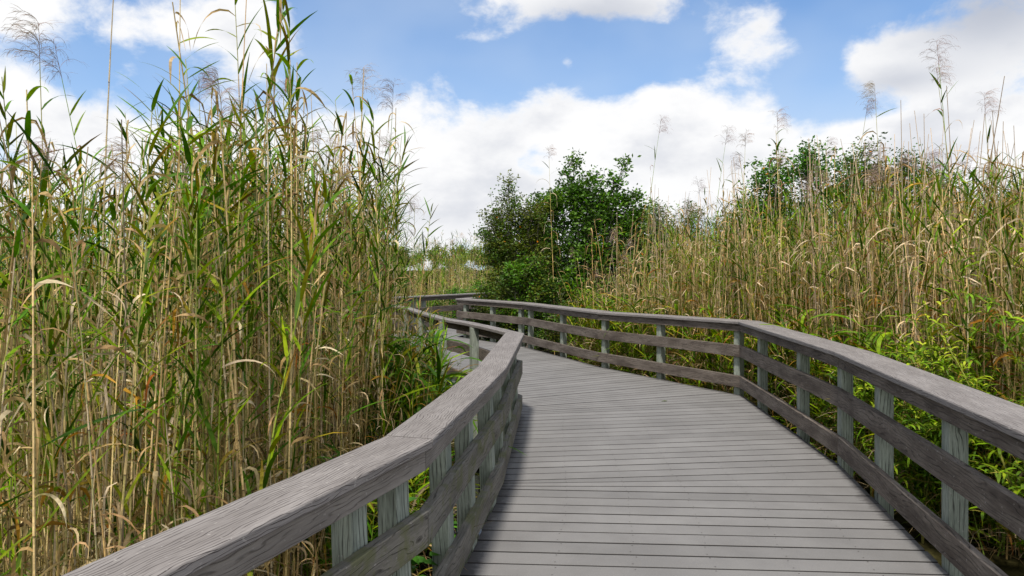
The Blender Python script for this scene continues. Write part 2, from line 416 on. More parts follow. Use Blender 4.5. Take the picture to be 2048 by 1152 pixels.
def ln_from_pix(x0, y0, x1, y1):
    a, b = pix(x0, y0, 0), pix(x1, y1, 0); return (a + b) / 2, math.degrees(atan2(b[1] - a[1], b[0] - a[0]))
c0 = (np.array([.3, -1.2]), -4.0)
k1 = ln_from_pix(1040, 980.7, 1560, 986.5); k2 = ln_from_pix(1040, 960.4, 1560, 945.5)
k3 = ln_from_pix(1047, 829, 1505, 811.5); k4 = ln_from_pix(1047.8, 801.6, 1380, 771.6)
fwd = lambda a: np.array([-sin(radians(a)), cos(radians(a))])
PITCH = .1455
lines = []
def par(k, a, n):     # n parallel boards that end at line k
    return [(k[0] - fwd(a) * PITCH * j, a) for j in range(n, 0, -1)]
def fan(ka, kb, n): return [(ka[0] + (kb[0] - ka[0]) * j / n, ka[1] + (kb[1] - ka[1]) * j / n) for j in range(n)]
a1 = -3.2
nS1 = int((k1[0][1] + 1.1) / PITCH)
lines += par(k1, a1, nS1); lines += fan((k1[0], a1), k2, 3)
nb = round(float((k3[0] - k2[0]) @ fwd(8)) / PITCH); lines += fan(k2, k3, nb)
lines += fan(k3, k4, 9)
p = k4[0].copy(); a = k4[1]
k5 = (np.array([.55, 10.4]), 33.0); n5 = round(float(np.linalg.norm(k5[0] - k4[0])) / PITCH); lines += fan(k4, k5, n5)
k6 = (np.array([-1.15, 13.0]), 30.0); n6 = round(float(np.linalg.norm(k6[0] - k5[0])) / PITCH); lines += fan(k5, k6, n6)
k7 = (np.array([-1.9, 15.1]), -8.0); lines += fan(k6, k7, 14)
k8 = (np.array([-1.2, 16.6]), -36.0); lines += fan(k7, k8, 12)
k9 = (np.array([.4, 18.8]), -36.0); lines += fan(k8, k9, 18); lines.append(k9)
rd = random.Random(3)
deck = Geo(); ends = []
for c, ang in lines:
    dv = np.array([cos(radians(ang)), sin(radians(ang))])
    a = hit(c, dv, left_edge, -1, 0.0); b = hit(c, dv, right_edge, 1, 0.0)
    ends.append((a, b))
def hatch(A, B, C_, D_, w):   # A,B near edge (left,right); D_,C_ far edge
    """a plank with a few cross stations so that its ends can be stained"""
    L = max(np.linalg.norm(B - A), .2); st = [0, .08 / L, .25 / L, .5, 1 - .25 / L, 1 - .08 / L, 1]
    st = sorted(min(1, max(0, s)) for s in st)
    g0, th, bv = .0048, .026, .0045
    o1, o2 = rd.uniform(0, 50), rd.uniform(0, 50); br = rd.gauss(1, .04)
    n = (D_ - A); ln = np.linalg.norm(n); n2 = (C_ - B); ln2 = np.linalg.norm(n2)
    if ln < .02 or ln2 < .02: g0 = .001
    V = []; U = []; Cc = []; dz_ = rd.gauss(0, .0006); e0, e1 = rd.uniform(-.006, .008), rd.uniform(-.006, .008)
    for s in st:
        s_ = s
        p0 = A + (B - A) * s_; p1 = D_ + (C_ - D_) * s_
        wv = p1 - p0; wl = np.linalg.norm(wv); wn = wv / max(wl, 1e-6)
        ax = (B - A) / L; ex = (e0 if s == 0 else (e1 if s == 1 else 0)) * ax
        q0, q1 = p0 + wn * g0 + ex, p1 - wn * g0 + ex
        i0, i1 = q0 + wn * bv, q1 - wn * bv
        for (q, z, vv) in ((q0, -th, 0), (q0, -bv, .03), (i0, 0, .034), (i1, 0, .034 + wl), (q1, -bv, .038 + wl), (q1, -th, .07 + wl)):
            V.append((q[0], q[1], z + dz_)); U.append((o1 + s * L, o2 + vv))
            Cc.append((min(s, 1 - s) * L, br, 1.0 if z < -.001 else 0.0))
    m = 6; Q = [(i * m + k, i * m + m + k, i * m + m + k + 1, i * m + k + 1) for i in range(len(st) - 1) for k in range(5)]
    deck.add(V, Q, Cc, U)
    e = len(st) - 1
    for base, fl in ((0, 0), (e * m, 1)):
        q = [base + k for k in range(6)]
        F1 = [(q[0], q[1], q[4], q[5]), (q[1], q[2], q[3], q[4])]
        if fl: F1 = [f[::-1] for f in F1]
        deck.Q.append(np.array(F1) + deck.n - len(V)); deck.M.append(np.zeros(2, int))
for (a, b), (a2, b2) in zip(ends, ends[1:]):
    if any(x is None for x in (a, b, a2, b2)): continue
    if np.linalg.norm(b - a) > 6 or np.linalg.norm(b2 - a2) > 6: continue
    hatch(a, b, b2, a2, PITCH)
    # pairs of screws above each joist
    L = np.linalg.norm(b - a); nrm = ((a2 - a) + (b2 - b)) / 2; wl = np.linalg.norm(nrm)
    if a[1] > 9 or wl < .07: continue
    for xj in np.arange(.06, L, .41):
        s = xj / L
        for f_ in (.2, .8):
            p0 = a + (b - a) * s; p1 = a2 + (b2 - a2) * s; p = p0 + (p1 - p0) * f_ + np.array([rd.gauss(0, .006), rd.gauss(0, .004)])
            r = .0036; ok = [(p[0] + r * cos(t), p[1] + r * sin(t), .0012) for t in np.arange(6) * pi / 3]
            deck.add(ok, [(0, 1, 2, 3), (0, 3, 4, 5)], None, None, 1)
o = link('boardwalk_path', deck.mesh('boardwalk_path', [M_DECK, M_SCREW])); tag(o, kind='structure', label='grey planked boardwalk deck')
# carrying beams below the boards
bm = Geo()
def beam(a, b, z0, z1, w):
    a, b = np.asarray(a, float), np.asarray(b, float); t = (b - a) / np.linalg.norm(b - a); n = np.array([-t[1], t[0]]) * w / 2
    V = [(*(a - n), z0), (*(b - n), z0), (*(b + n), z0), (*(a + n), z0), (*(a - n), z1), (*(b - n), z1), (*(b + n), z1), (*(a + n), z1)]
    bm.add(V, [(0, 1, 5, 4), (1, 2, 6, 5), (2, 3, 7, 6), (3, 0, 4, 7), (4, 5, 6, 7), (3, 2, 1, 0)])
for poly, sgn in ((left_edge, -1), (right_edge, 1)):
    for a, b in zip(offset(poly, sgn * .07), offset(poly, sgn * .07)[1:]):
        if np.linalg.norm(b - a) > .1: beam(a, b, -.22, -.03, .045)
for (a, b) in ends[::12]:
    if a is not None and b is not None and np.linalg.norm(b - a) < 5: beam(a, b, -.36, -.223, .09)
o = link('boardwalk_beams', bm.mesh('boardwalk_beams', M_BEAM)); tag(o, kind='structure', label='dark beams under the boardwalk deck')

# ------------------------------------------------------------------ water and ground
def sheet(name, m, z, pts, label):
    me = bpy.data.meshes.new(name); me.from_pydata([(x, y, z) for x, y in pts], [], [tuple(range(len(pts)))]); me.materials.append(m)
    o = link(name, me); tag(o, label, kind='structure'); return o
WZ = -.62
sheet('marsh_water', M_WATER, WZ, [(-900, -300), (900, -300), (900, 1500), (-900, 1500)], 'still dark water under the boardwalk')
sheet('marsh_ground', M_MUD, WZ + .03, [(-40, -6), (-3.0, -6), (-1.5, .8), (-1.0, 2.3), (-.9, 5), (-.9, 7), (-40, 7)], 'dark mud and litter below the left reeds')
sheet('marsh_ground', M_MUD, WZ + .035, [(2.6, -6), (60, -6), (60, 7), (2.9, 7), (2.7, 5)], 'dark mud and litter below the right bank')
sheet('marsh_ground', M_MUD, WZ + .04, [(-400, 7.01), (400, 7.01), (400, 900), (-400, 900)], 'marsh ground beyond the bend of the boardwalk')
# ------------------------------------------------------------------ vegetation
NR = np.random.default_rng(11)
def frame(t):
    t = t / np.linalg.norm(t); a = np.array([0, 0, 1.0]) if abs(t[2]) < .9 else np.array([1.0, 0, 0])
    x = np.cross(a, t); x /= np.linalg.norm(x); return t, x, np.cross(t, x)
def tube(geo, pts, r0, r1, col, col2=None, sides=4, band=0.0, mi=0):
    """tapered tube; band>0 adds dark joints every band metres, as cane nodes"""
    pts = np.asarray(pts, float); n = len(pts); V = []; C = []
    col = np.asarray(col, float); col2 = col if col2 is None else np.asarray(col2, float)
    for i in range(n):
        t = pts[min(i + 1, n - 1)] - pts[max(i - 1, 0)]; _, x, y = frame(t); s = i / max(1, n - 1); r = r0 + (r1 - r0) * s
        for k in range(sides):
            a = 2 * pi * k / sides; V.append(pts[i] + (x * cos(a) + y * sin(a)) * r); C.append(col + (col2 - col) * s)
    Q = [(i * sides + k, i * sides + (k + 1) % sides, (i + 1) * sides + (k + 1) % sides, (i + 1) * sides + k) for i in range(n - 1) for k in range(sides)]
    geo.add(V, Q, C, None, mi)
def ribbon(geo, base, azim, elev, L, w, droop, col, col2=None, n=5, twist=0., curl=0., roll=0., mi=0, shape=0, early=False):
    """lance-shaped leaf that leaves base at the given heading and bends down under its weight"""
    p = np.array(base, float); V = []; C = []; col = np.asarray(col, float); col2 = col if col2 is None else np.asarray(col2, float)
    e = elev; a = azim; st = L / n
    for i in range(n + 1):
        s = i / n
        if shape == 0: wd = w * min(1, .35 + s * 4) * (1 - s ** 2.2) + .0006
        else: wd = w * sin(pi * (s * .9 + .06)) ** .8
        h = np.array([cos(a) * cos(e), sin(a) * cos(e), sin(e)])
        side = np.array([-sin(a), cos(a), 0.0]); up = np.cross(h, side)
        rr = roll + twist * s; sd_ = side * cos(rr) + up * sin(rr)
        V += [p - sd_ * wd / 2, p + sd_ * wd / 2]; c = col + (col2 - col) * s; C += [c, c]
        p = p + h * st; e -= droop / n * (2.6 * (1 - s) ** 2 if early else 1 + s); a += curl / n
        if early: e = max(e, -1.5)
    Q = [(2 * i, 2 * i + 1, 2 * i + 3, 2 * i + 2) for i in range(n)]
    geo.add(V, Q, C, None, mi)
def U_(a, b): return NR.uniform(a, b)
GREENS = [(.085, .175, .011), (.06, .14, .010), (.145, .235, .016), (.042, .095, .008), (.20, .27, .022), (.15, .18, .012)]
TANS = [(.46, .33, .17), (.54, .42, .25), (.32, .21, .10), (.62, .51, .35), (.22, .14, .07), (.42, .29, .15)]
RUST = [(.26, .10, .03), (.33, .17, .04), (.34, .23, .05)]
CANES = [(.52, .37, .17), (.62, .47, .24), (.44, .30, .14), (.58, .46, .31), (.40, .29, .13), (.20, .25, .05)]
def pick(l): return np.array(l[NR.integers(len(l))]) * U_(.85, 1.15)

def reed(H, live=.7, leaf0=.25, leaf1=1.0, gap=.15, dry=.3, plume=0, lw=.022, ll=.42, r=.0055, lean=.25, droop=1.0, cane=None, fine=1, n=5, top_dense=True):
    """returns (cane Geo, leaf Geo, plume Geo or None); origin at the foot"""
    ca, le, pl = Geo(), Geo(), None
    la, az0 = U_(0, 2 * pi), U_(0, 2 * pi); lean = lean * U_(.3, 1); cv = pick(cane or (CANES if live > .5 else CANES[:5]))
    def path(s):
        k = lean * s ** 1.8 * H * .45
        return np.array([cos(la) * k + sin(s * 5 + az0) * .012, sin(la) * k, H * s * (1 - .04 * lean * s)])
    K = 9 if fine else 5
    ts = [0]
    pts = [path(s) for s in np.linspace(0, 1, K)]
    tcol = cv * .9 if live < .5 else cv * .5 + np.array(GREENS[0]) * .7
    tube(ca, pts, r, r * .35, cv, tcol, 5 if fine else 3)
    if fine:   # dark joint rings with a paler sheath above
        z = U_(.1, .25)
        while z < H * .85:
            s = z / H; a = path(s); b = path(s + .006 / H); c = path(min(1, s + .11 / H)); rr = r * (1 - .65 * s)
            tube(ca, [a, b], rr * 1.22, rr * 1.22, cv * .28, None, 5)
            if NR.random() < .6: tube(ca, [b, c], rr * 1.25, rr * 1.1, cv * U_(.9, 1.35), None, 5)
            z += U_(.16, .24)
    s = leaf0; k = 0
    while s < leaf1:
        f = (s - leaf0) / (leaf1 - leaf0)
        isdry = NR.random() < dry * (1.6 - 1.3 * f)
        b = path(s); a = az0 + (k % 2) * pi + U_(-.7, .7)
        if isdry:
            c = pick(TANS) if NR.random() < .93 else pick(RUST)
            ribbon(le, b, a, U_(.2, 1.1), ll * U_(.4, 1.0), lw * U_(.35, .8), U_(1.2, 3.4), c, c * U_(.8, 1.2), n + 1, U_(-5, 5), U_(-2.0, 2.0), U_(-1.2, 1.2), 0, 0, NR.random() < .7)
        elif NR.random() < live + .3:
            c = pick(GREENS); tip = c if NR.random() < .8 else pick(RUST) * .8
            L = ll * U_(.6, 1.15) * (1.0 if f < .8 else .75)
            ribbon(le, b, a, U_(.45, 1.15), L, lw * U_(.7, 1.1), droop * U_(.15, 1.3), c, tip * 1.05, n, U_(-.8, .8), U_(-.3, .3), U_(-.4, .4))
        k += 1; s += gap * U_(.6, 1.3) / H * (.55 if (top_dense and f > .7) else 1)
    if plume:
        pl = Geo(); top = path(1.0); ax = path(1.0) - path(.94); ax /= np.linalg.norm(ax); Lp = plume
        cc = np.array([(.30, .22, .20), (.36, .28, .22), (.24, .17, .17)][NR.integers(3)])
        wind = U_(2.2, 3.6)
        tip = top + ax * Lp * .6
        tube(pl, [top, top + ax * Lp * .3, tip], r * .35, .0008, cc * .8, cc, 3)
        for i in range(34):
            s_ = NR.random() ** .9; b = top + ax * Lp * .6 * s_
            a = wind + NR.normal(0, .9); e = U_(.5, 1.3)
            Lb = Lp * U_(.3, .62) * (1 - .35 * s_)
            ribbon(pl, b, a, e, Lb, .0018, U_(1.2, 2.3), cc, cc * 1.2, 6, 3, U_(-.3, .3))
            for q_ in range(5):   # fine side threads with seeds
                t = U_(.25, .95); hb = b + np.array([cos(a) * cos(e - .6 * t), sin(a) * cos(e - .6 * t), sin(e - .7 * t)]) * Lb * t * .95
                ribbon(pl, hb, a + U_(-.9, .9), e - 1.2 * t + U_(-.5, .3), U_(.03, .085), .0016, U_(.3, 1.8), cc, cc * 1.3, 2, 2)
    return ca, le, pl

PROTO = {}
def proto(key, **kw):
    ca, le, pl = reed(**kw); PROTO.setdefault(key, []).append([x.arr() if x else None for x in (ca, le, pl)])
for i in range(8): proto('green', H=U_(2.9, 3.4), live=.85, leaf0=.22, gap=.095, dry=.36, lw=.018, ll=.36, droop=.5, n=7, r=U_(.005, .007))
for i in range(4): proto('lush', H=U_(2.5, 3.0), live=.95, leaf0=.35, gap=.085, dry=.12, lw=.022, ll=.42, droop=.55, n=7)
for i in range(6): proto('dry', H=U_(2.5, 3.3), live=.15, leaf0=.12, gap=.17, dry=1.1, lw=.022, ll=.36, droop=2, n=9, r=U_(.0055, .0085))
for i in range(5): proto('plume', H=U_(3.2, 3.7), live=.6, leaf0=.3, leaf1=.97, gap=.15, dry=1.0, plume=U_(.30, .42), lw=.02, ll=.4, top_dense=False)
for i in range(3): proto('bare', H=U_(3.4, 4.0), live=.2, leaf0=.3, leaf1=.6, gap=.4, dry=.5, lw=.02, ll=.4, lean=.18, r=.0065, top_dense=False)
for i in range(5): proto('shoot', H=U_(.9, 1.5), live=1, leaf0=.1, gap=.07, dry=.12, n=8, lw=.02, ll=.48, r=.004, droop=1.1, cane=[(.14, .25, .05), (.2, .28, .06)])
for i in range(4): proto('strawy', H=U_(1.2, 2.1), live=.1, leaf0=.02, gap=.10, dry=1.5, n=7, lw=.014, ll=.42, r=.0035, lean=.5, top_dense=False)
# lighter copies for the mass behind
for i in range(5): proto('mgreen', H=U_(2.7, 3.3), live=.8, leaf0=.3, gap=.17, dry=.3, lw=.021, ll=.38, droop=.6, fine=0, n=4)
for i in range(4): proto('mdry', H=U_(2.4, 3.2), live=.2, leaf0=.15, gap=.22, dry=1.0, lw=.022, ll=.36, fine=0, n=4)
for i in range(3): proto('mplume', H=U_(3.1, 3.6), live=.4, leaf0=.3, leaf1=.85, gap=.22, dry=.5, plume=.4, fine=0, n=3, top_dense=False)
for i in range(3): proto('cane', H=U_(1.9, 3.1), live=0, leaf0=.2, leaf1=.9, gap=.45, dry=1, fine=0, n=5, r=.006, lean=.15, top_dense=False)
MESH = {}
def meshes(key, i):
    if (key, i) not in MESH:
        ms = []
        for a, nm, m in zip(PROTO[key][i], ('cane', 'leaves', 'plume'), (M_CANE, M_LEAF, M_PLUME)):
            ms.append((nm, mk_mesh(nm, *a, [m])) if a is not None else None)
        MESH[(key, i)] = ms
    return MESH[(key, i)]
NREED = 0
LABELS = {
 'green': 'green leafy reed on a tan cane in the front of the tall left reed bed',
 'lush': 'leafy bright green reed in the front of the tall left reed bed',
 'dry': 'dead straw coloured reed with curled hanging leaves in the left bed',
 'plume': 'tall reed with a feathery seed plume rising from the left bed',
 'bare': 'bare tan cane rising high above the left reeds into the sky',
 'shoot': 'short green reed shoot with long arching leaves beside the left railing',
 'strawy': 'leaning dead reed stalk with tangled straw leaves beside the left railing'}
LABELR = {
 'green': 'green leafy reed standing on the right bank behind the curving railing',
 'lush': 'leafy bright green reed standing on the right bank behind the railing',
 'dry': 'pale dead reed with curled leaves on the right bank behind the railing',
 'plume': 'tall reed with a feathery plume rising above the right bank reeds',
 'bare': 'bare tan cane standing taller than the reeds of the right bank',
 'shoot': 'short green reed shoot at the foot of the right bank reeds',
 'strawy': 'leaning dead straw stalk at the foot of the right bank reeds'}
GR = {'green': 'leafy green reeds', 'lush': 'bright leafy reeds', 'dry': 'dead reeds', 'plume': 'plumed reeds', 'bare': 'bare tall canes', 'shoot': 'low reed shoots', 'strawy': 'leaning dead stalks'}
def place_reed(key, x, y, s=1.0, rz=None, label=None, left=True, i=None, tilt=(0, 0), z=None, group=True, name='reed'):
    global NREED
    i = NR.integers(len(PROTO[key])) if i is None else i
    lab = label or (LABELS if left else LABELR)[key]
    gr = (GR[key] + (' in the left bed' if left else ' on the right bank')) if not label else None
    r = thing(name, lab, 'reed', (x, y, WZ + .02 if z is None else z), gr)
    r.rotation_euler = (tilt[0], tilt[1], U_(0, 2 * pi) if rz is None else rz); r.scale = (s, s, s)
    for mm in meshes(key, int(i)):
        if mm: link(mm[0], mm[1], r)
    NREED += 1; return r
def mass(name, items, label, mats=None, lo=.42, hi=1.4):
    """many reeds too numerous to count, as one object; items = (key, x, y, z, scale, rz, tiltx, tilty)"""
    Vs, Qs, Cs, Ms = [], [], [], []; n = 0
    for key, x, y, z, s, rz, tx, ty in items:
        i = NR.integers(len(PROTO[key]))
        c, sn = cos(rz), sin(rz); R = np.array([[c, -sn, 0], [sn, c, 0], [0, 0, 1.0]])
        T = np.array([[1, 0, ty], [0, 1, tx], [0, 0, 1.0]]); A = (T @ R) * s
        tint = U_(lo, hi)
        for k, a in enumerate(PROTO[key][i]):
            if a is None: continue
            V = a[0] @ A.T + (x, y, z); Vs.append(V); Qs.append(a[1] + n); n += len(V); Cs.append(a[2] * tint); Ms.append(np.full(len(a[1]), k))
    V, Q, C, M = map(np.concatenate, (Vs, Qs, Cs, Ms))
    o = link(name, mk_mesh(name, V, Q, C, np.zeros((len(V), 2)), M, [M_CANE, M_LEAF, M_PLUME]))
    return tag(o, label, kind='stuff')

# left bed front line, as x of the boundary at each distance y
def xl(y): return float(np.interp(y, [0, .9, 1.6, 2.4, 3.2, 4.2, 5.2, 6.5, 7.5, 9, 11, 13], [-1.95, -1.7, -1.42, -1.12, -.93, -.82, -.84, -.95, -1.25, -1.75, -2.5, -3.6]))
def hl(x, y):      # top of the left reeds, as a scale: lower towards the walkway end
    px = 1024 + F * x / y
    return float(np.interp(px, [-200, 0, 100, 200, 300, 400, 470, 560, 600, 640, 680, 720, 770, 810, 850, 900], [235, 235, 240, 285, 270, 190, 140, 170, 320, 340, 290, 255, 290, 400, 480, 540]))
HP = {}
def fit(key, x, y, ytop, lo, hi):
    # size that brings a reed's tip to that height on the skyline, within what the plant can grow to
    if key not in HP: HP[key] = np.mean([max(q[0][:, 2].max() for q in p if q is not None) for p in PROTO[key]])
    H = HCAM + (YH - ytop) / F * y - WZ
    return min(hi, max(lo, H / HP[key]))
def wpick(pairs):
    r = NR.random() * sum(w for _, w in pairs)
    for k, w in pairs:
        r -= w
        if r <= 0: return k
    return pairs[-1][0]
cnt = 0
while cnt < 165:           # the reeds one can tell apart, left
    y = 1.15 + 6.6 * NR.random() ** 1.15; dep = NR.random() ** 1.3 * 1.5 + .03
    x = xl(y) - dep
    px = 1024 + F * x / y
    if px < -160: continue
    if y < 1.5 and dep < .25: continue
    k = wpick([('green', 40), ('lush', 12), ('dry', 34), ('plume', 8), ('bare', 3)])
    if y < 2.3 and k in ('lush', 'green') and NR.random() < .4: k = 'dry'
    place_reed(k, x, y, fit(k, x, y, hl(x, y) + U_(-25, 1) + 260 * NR.random() ** 1.7, .62, 1.15), tilt=(U_(-.05, .05), U_(-.06, .05)))
    cnt += 1
for j in range(34):
    y = U_(1.6, 6.8) if j < 16 else U_(3.6, 6.9); x = xl(y) + U_(-.3, .22)
    k = wpick([('shoot', 6), ('strawy', 5)]); x = min(x, -.66 if k == 'shoot' else -1.05)
    place_reed(k, x, y, U_(.6, .95), tilt=(U_(-.1, .1), U_(-.05, .08)))
# tall ones singled out against the sky: picture x at top, picture y of top, distance, kind
for (px, py, Y, k, lab, ty) in [
    (150, -40, 3.2, 'bare', 'bare cane crossing the sky in the upper left, leftmost of the three long ones', -.05),
    (262, -50, 3.4, 'bare', 'bare cane crossing the sky in the upper left, middle of the three long ones', -.05),
    (345, -40, 3.6, 'bare', 'bare cane crossing the sky in the upper left, rightmost of the three long ones', -.06),
    (430, -70, 4.3, 'lush', 'tallest dark green leafy reed, its top cut by the upper edge', -.03),
    (500, -60, 4.4, 'green', 'tall green reed standing just right of the tallest leafy one', .0),
    (545, 20, 4.6, 'green', 'tall leaning green reed with curled brown leaves against blue sky', -.03),
    (50, 40, 3.4, 'plume', 'plumed reed bending left in the top left corner', -.05),
    (225, 90, 3.9, 'plume', 'plumed reed with drooping grey plume between two bare canes', -.04),
    (385, 130, 4.2, 'plume', 'plumed reed half hidden behind the leafy reeds of the left bed', -.03),
    (692, 105, 5.2, 'plume', 'plumed reed standing highest at the right end of the left bed', -.02),
    (655, 165, 5.4, 'plume', 'plumed reed with a small curled plume left of the highest one', .0),
    (752, 182, 5.6, 'plume', 'plumed reed with wide spread plume, last on the right of the left bed', -.01),
    (704, 150, 5.0, 'bare', 'straight bare cane between the plumed reeds at the right end of the left bed', -.0),
    (613, 190, 4.8, 'bare', 'short bare cane standing in the gap before the plumed reeds', -.03),
    (85, 330, 1.75, 'dry', 'dead reed with long pale hanging leaves close to the left edge', 0.),
    (315, 300, 2.4, 'dry', 'dead reed with curled pale leaves left of the handrail corner', .02)]:
    H = HCAM + (YH - py) / F * Y - WZ; P0 = PROTO[k]; i = NR.integers(len(P0)); a = P0[i]
    top = max(g_[0][:, 2].max() for g_ in a if g_ is not None); s = H / top
    x = at(px, Y) - ty * H * 1.0
    place_reed(k, x, Y, s, label=lab, i=i, tilt=(0, ty))
items = []
for j in range(3200):
    y = .8 + 12.5 * NR.random() ** .9; dep = .25 + 7.5 * NR.random() ** 1.7
    x = xl(y) - dep; px = 1024 + F * x / y
    if px < -260: continue
    k = wpick([('mgreen', 42), ('mdry', 26), ('cane', 36), ('mplume', 1)])
    items.append((k, x, y, WZ, fit(k, x, y, hl(x, y) + 10 + 330 * NR.random() ** 1.2, .55, 1.0), U_(0, 6.28), U_(-.07, .07), U_(-.07, .07)))
for j in range(420):       # low tangle in front
    y = 1.0 + 8 * NR.random(); x = xl(y) - U_(.25, 2.0)
    items.append((wpick([('shoot', 4), ('strawy', 5)]), x, y, WZ - .1, U_(.6, 1.0), U_(0, 6.28), U_(-.2, .2), U_(-.2, .2)))
for j in range(190):       # leafy tops of the second row
    y = U_(2.4, 7.0); x = xl(y) - U_(.4, 2.6); px = 1024 + F * x / y
    if px < -200: continue
    items.append((wpick([('mgreen', 8), ('green', 1), ('mdry', 2)]), x, y, WZ, fit('mgreen', x, y, hl(x, y) + 20 + 170 * NR.random(), .6, 1.1), U_(0, 6.28), U_(-.06, .06), U_(-.07, .07)))
for j in range(95):       # grassy spill in front of the leg of railing that turns away
    y = U_(5.0, 6.9); px = U_(800, 893) if j % 3 else U_(800, 930); k = wpick([('mgreen', 4), ('mdry', 2), ('shoot', 4)])
    items.append((k, at(px, y) - .03, y, WZ - .15, fit(k, 0, y, 590 + 110 * NR.random() + max(0, px - 870) * 1.2, .3, 1.6), U_(0, 6.28), U_(-.12, .12), U_(-.15, .08)))
for j in range(240):
    y = U_(3.8, 7.4); k = wpick([('shoot', 6), ('strawy', 3)]); x = xl(y) + U_(-.5, .12) - (.4 if k == 'strawy' else 0)
    items.append((k, x, y, WZ - .1, U_(.7, 1.15), U_(0, 6.28), U_(-.2, .2), U_(-.2, .2)))
mass('reed_bed', items, 'dense mass of tan canes and green leaves behind the front left reeds')

for px, y in ((838, 6.9), (852, 6.4), (866, 6.6), (880, 5.8), (896, 6.0), (846, 5.6)):
    place_reed('shoot', at(px, y) - .06, y, U_(.8, 1.05), label=None, tilt=(U_(-.08, .08), U_(-.04, .06)))
# right bank
def xr(y): return float(np.interp(y, [2, 4, 5.2, 6.5, 8.0, 8.8, 9.8, 11, 12, 13, 14], [3.7, 3.7, 3.55, 3.55, 3.6, 3.3, 2.75, 2.0, 1.55, 1.35, 1.2]))
def hr(x, y):
    px = 1024 + F * x / y
    return float(np.interp(px, [1100, 1200, 1290, 1320, 1420, 1500, 1600, 1700, 1800, 1900, 2048], [530, 500, 455, 400, 350, 325, 320, 300, 285, 270, 265]))
cnt = 0
while cnt < 78:
    y = U_(5.0, 12.6); x = xr(y) + NR.random() ** 1.2 * 1.3; px = 1024 + F * x / y
    if px > 2120: continue
    k = wpick([('green', 38), ('lush', 16), ('dry', 36), ('plume', 6), ('bare', 3)])
    place_reed(k, x, y, fit(k, x, y, hr(x, y) + (U_(-20, 90) if k in ('dry', 'plume', 'bare') else U_(40, 260)), .5, 1.2), left=False, tilt=(U_(-.06, .06), U_(-.06, .06))); cnt += 1
for (px, py, Y, k, lab, ty) in [
    (1938, 62, 7.6, 'plume', 'tallest plumed reed of the right bank, against the white cloud', .03),
    (1975, 130, 7.8, 'plume', 'plumed reed leaning right beside the tallest one on the right', .05),
    (1780, 150, 8.6, 'plume', 'plumed reed with grey upright plume above the dark trees on the right', .02),
    (1662, 208, 9.2, 'plume', 'plumed reed with a thin comb like plume on the right skyline', -.02),
    (1573, 212, 9.6, 'plume', 'plumed reed with a small dark plume where the tall trees begin', .0),
    (1410, 258, 10.6, 'plume', 'plumed reed with bent head left of the tall trees on the right', .0),
    (1482, 255, 10.4, 'plume', 'plumed reed with split head just left of the tall trees', .0),
    (1272, 232, 12.2, 'plume', 'lone plumed reed standing out of the middle shrubs', -.01),
    (1108, 285, 14.4, 'plume', 'thin pale plumed reed behind the left middle shrub', .0),
    (2005, 175, 7.2, 'plume', 'plumed reed with pale round plume near the right edge', .0),
    (1856, 235, 8.2, 'bare', 'bare cane between the plumed reeds on the right skyline', .0)]:
    H = HCAM + (YH - py) / F * Y - WZ; P0 = PROTO[k]; i = NR.integers(len(P0)); a = P0[i]
    top = max(g_[0][:, 2].max() for g_ in a if g_ is not None); s = H / top
    place_reed(k, at(px, Y) - ty * H, Y, s, label=lab, i=i, tilt=(0, ty), left=False)
items = []
for j in range(2300):
    y = 4.4 + 10.5 * NR.random() ** .95; x = xr(y) + .15 + 2.7 * NR.random() ** 1.3; px = 1024 + F * x / y
    if px > 2200: continue
    if px < 1150 or (px < 1300 and y > 11.6): continue
    k = wpick([('mgreen', 72), ('mdry', 12), ('cane', 36), ('mplume', 1)])
    low = 20 if k == 'cane' else (60 if k == 'mgreen' else 120)
    items.append((k, x, y, WZ, fit(k, x, y, hr(x, y) + low + (170 if k != 'cane' else 260) * NR.random() ** 1.3, .4, 1.3), U_(0, 6.28), U_(-.09, .09), U_(-.09, .09)))
for j in range(950):
    y = 4.8 + 8.4 * NR.random(); x = xr(y) + U_(-.12, 1.1)
    items.append((wpick([('shoot', 8), ('strawy', 2)]), x, y, WZ - .1, U_(.7, 1.75), U_(0, 6.28), U_(-.25, .25), U_(-.25, .25)))
for j in range(460):       # pale straight canes standing above the leaves
    y = 4.8 + 8.6 * NR.random() ** .9; x = xr(y) + 1.6 * NR.random(); px = 1024 + F * x / y
    if px > 2150: continue
    k = wpick([('cane', 14), ('mplume', 1)]); items.append((k, x, y, WZ, fit(k, x, y, hr(x, y) + (U_(-10, 260) if k == 'cane' else U_(-20, 60)), .5, 1.4), U_(0, 6.28), U_(-.05, .05), U_(-.05, .05)))
mass('reed_bank', items, 'dense mass of straw canes and green leaves on the right bank', lo=.65, hi=1.4)
items = []
for j in range(1900):       # beyond the bend
    y = 20.5 + 22 * NR.random() ** 1.5; x = NR.uniform(-.75 * y, 1.5)
    px = 1024 + F * x / y
    if px < 300 and NR.random() < .6: continue
    if 780 < px < 1010 and y > 36: y -= 8
    items.append((wpick([('mgreen', 46), ('mdry', 16), ('cane', 22), ('mplume', 4)]), x, y, WZ, U_(.8, 1.0) * (1.22 if px > 760 and y > 25 else 1), U_(0, 6.28), U_(-.06, .06), U_(-.06, .06)))
for j in range(1300):
    y = 15.5 + 14 * NR.random(); x = 2.2 + (y - 14) * .1 + NR.random() * 22
    items.append((wpick([('mgreen', 40), ('mdry', 22), ('cane', 26), ('mplume', 4)]), x, y, WZ, U_(.85, 1.1), U_(0, 6.28), U_(-.06, .06), U_(-.06, .06)))
mass('far_reeds', items, 'pale green and straw reeds beyond the far bend of the boardwalk')

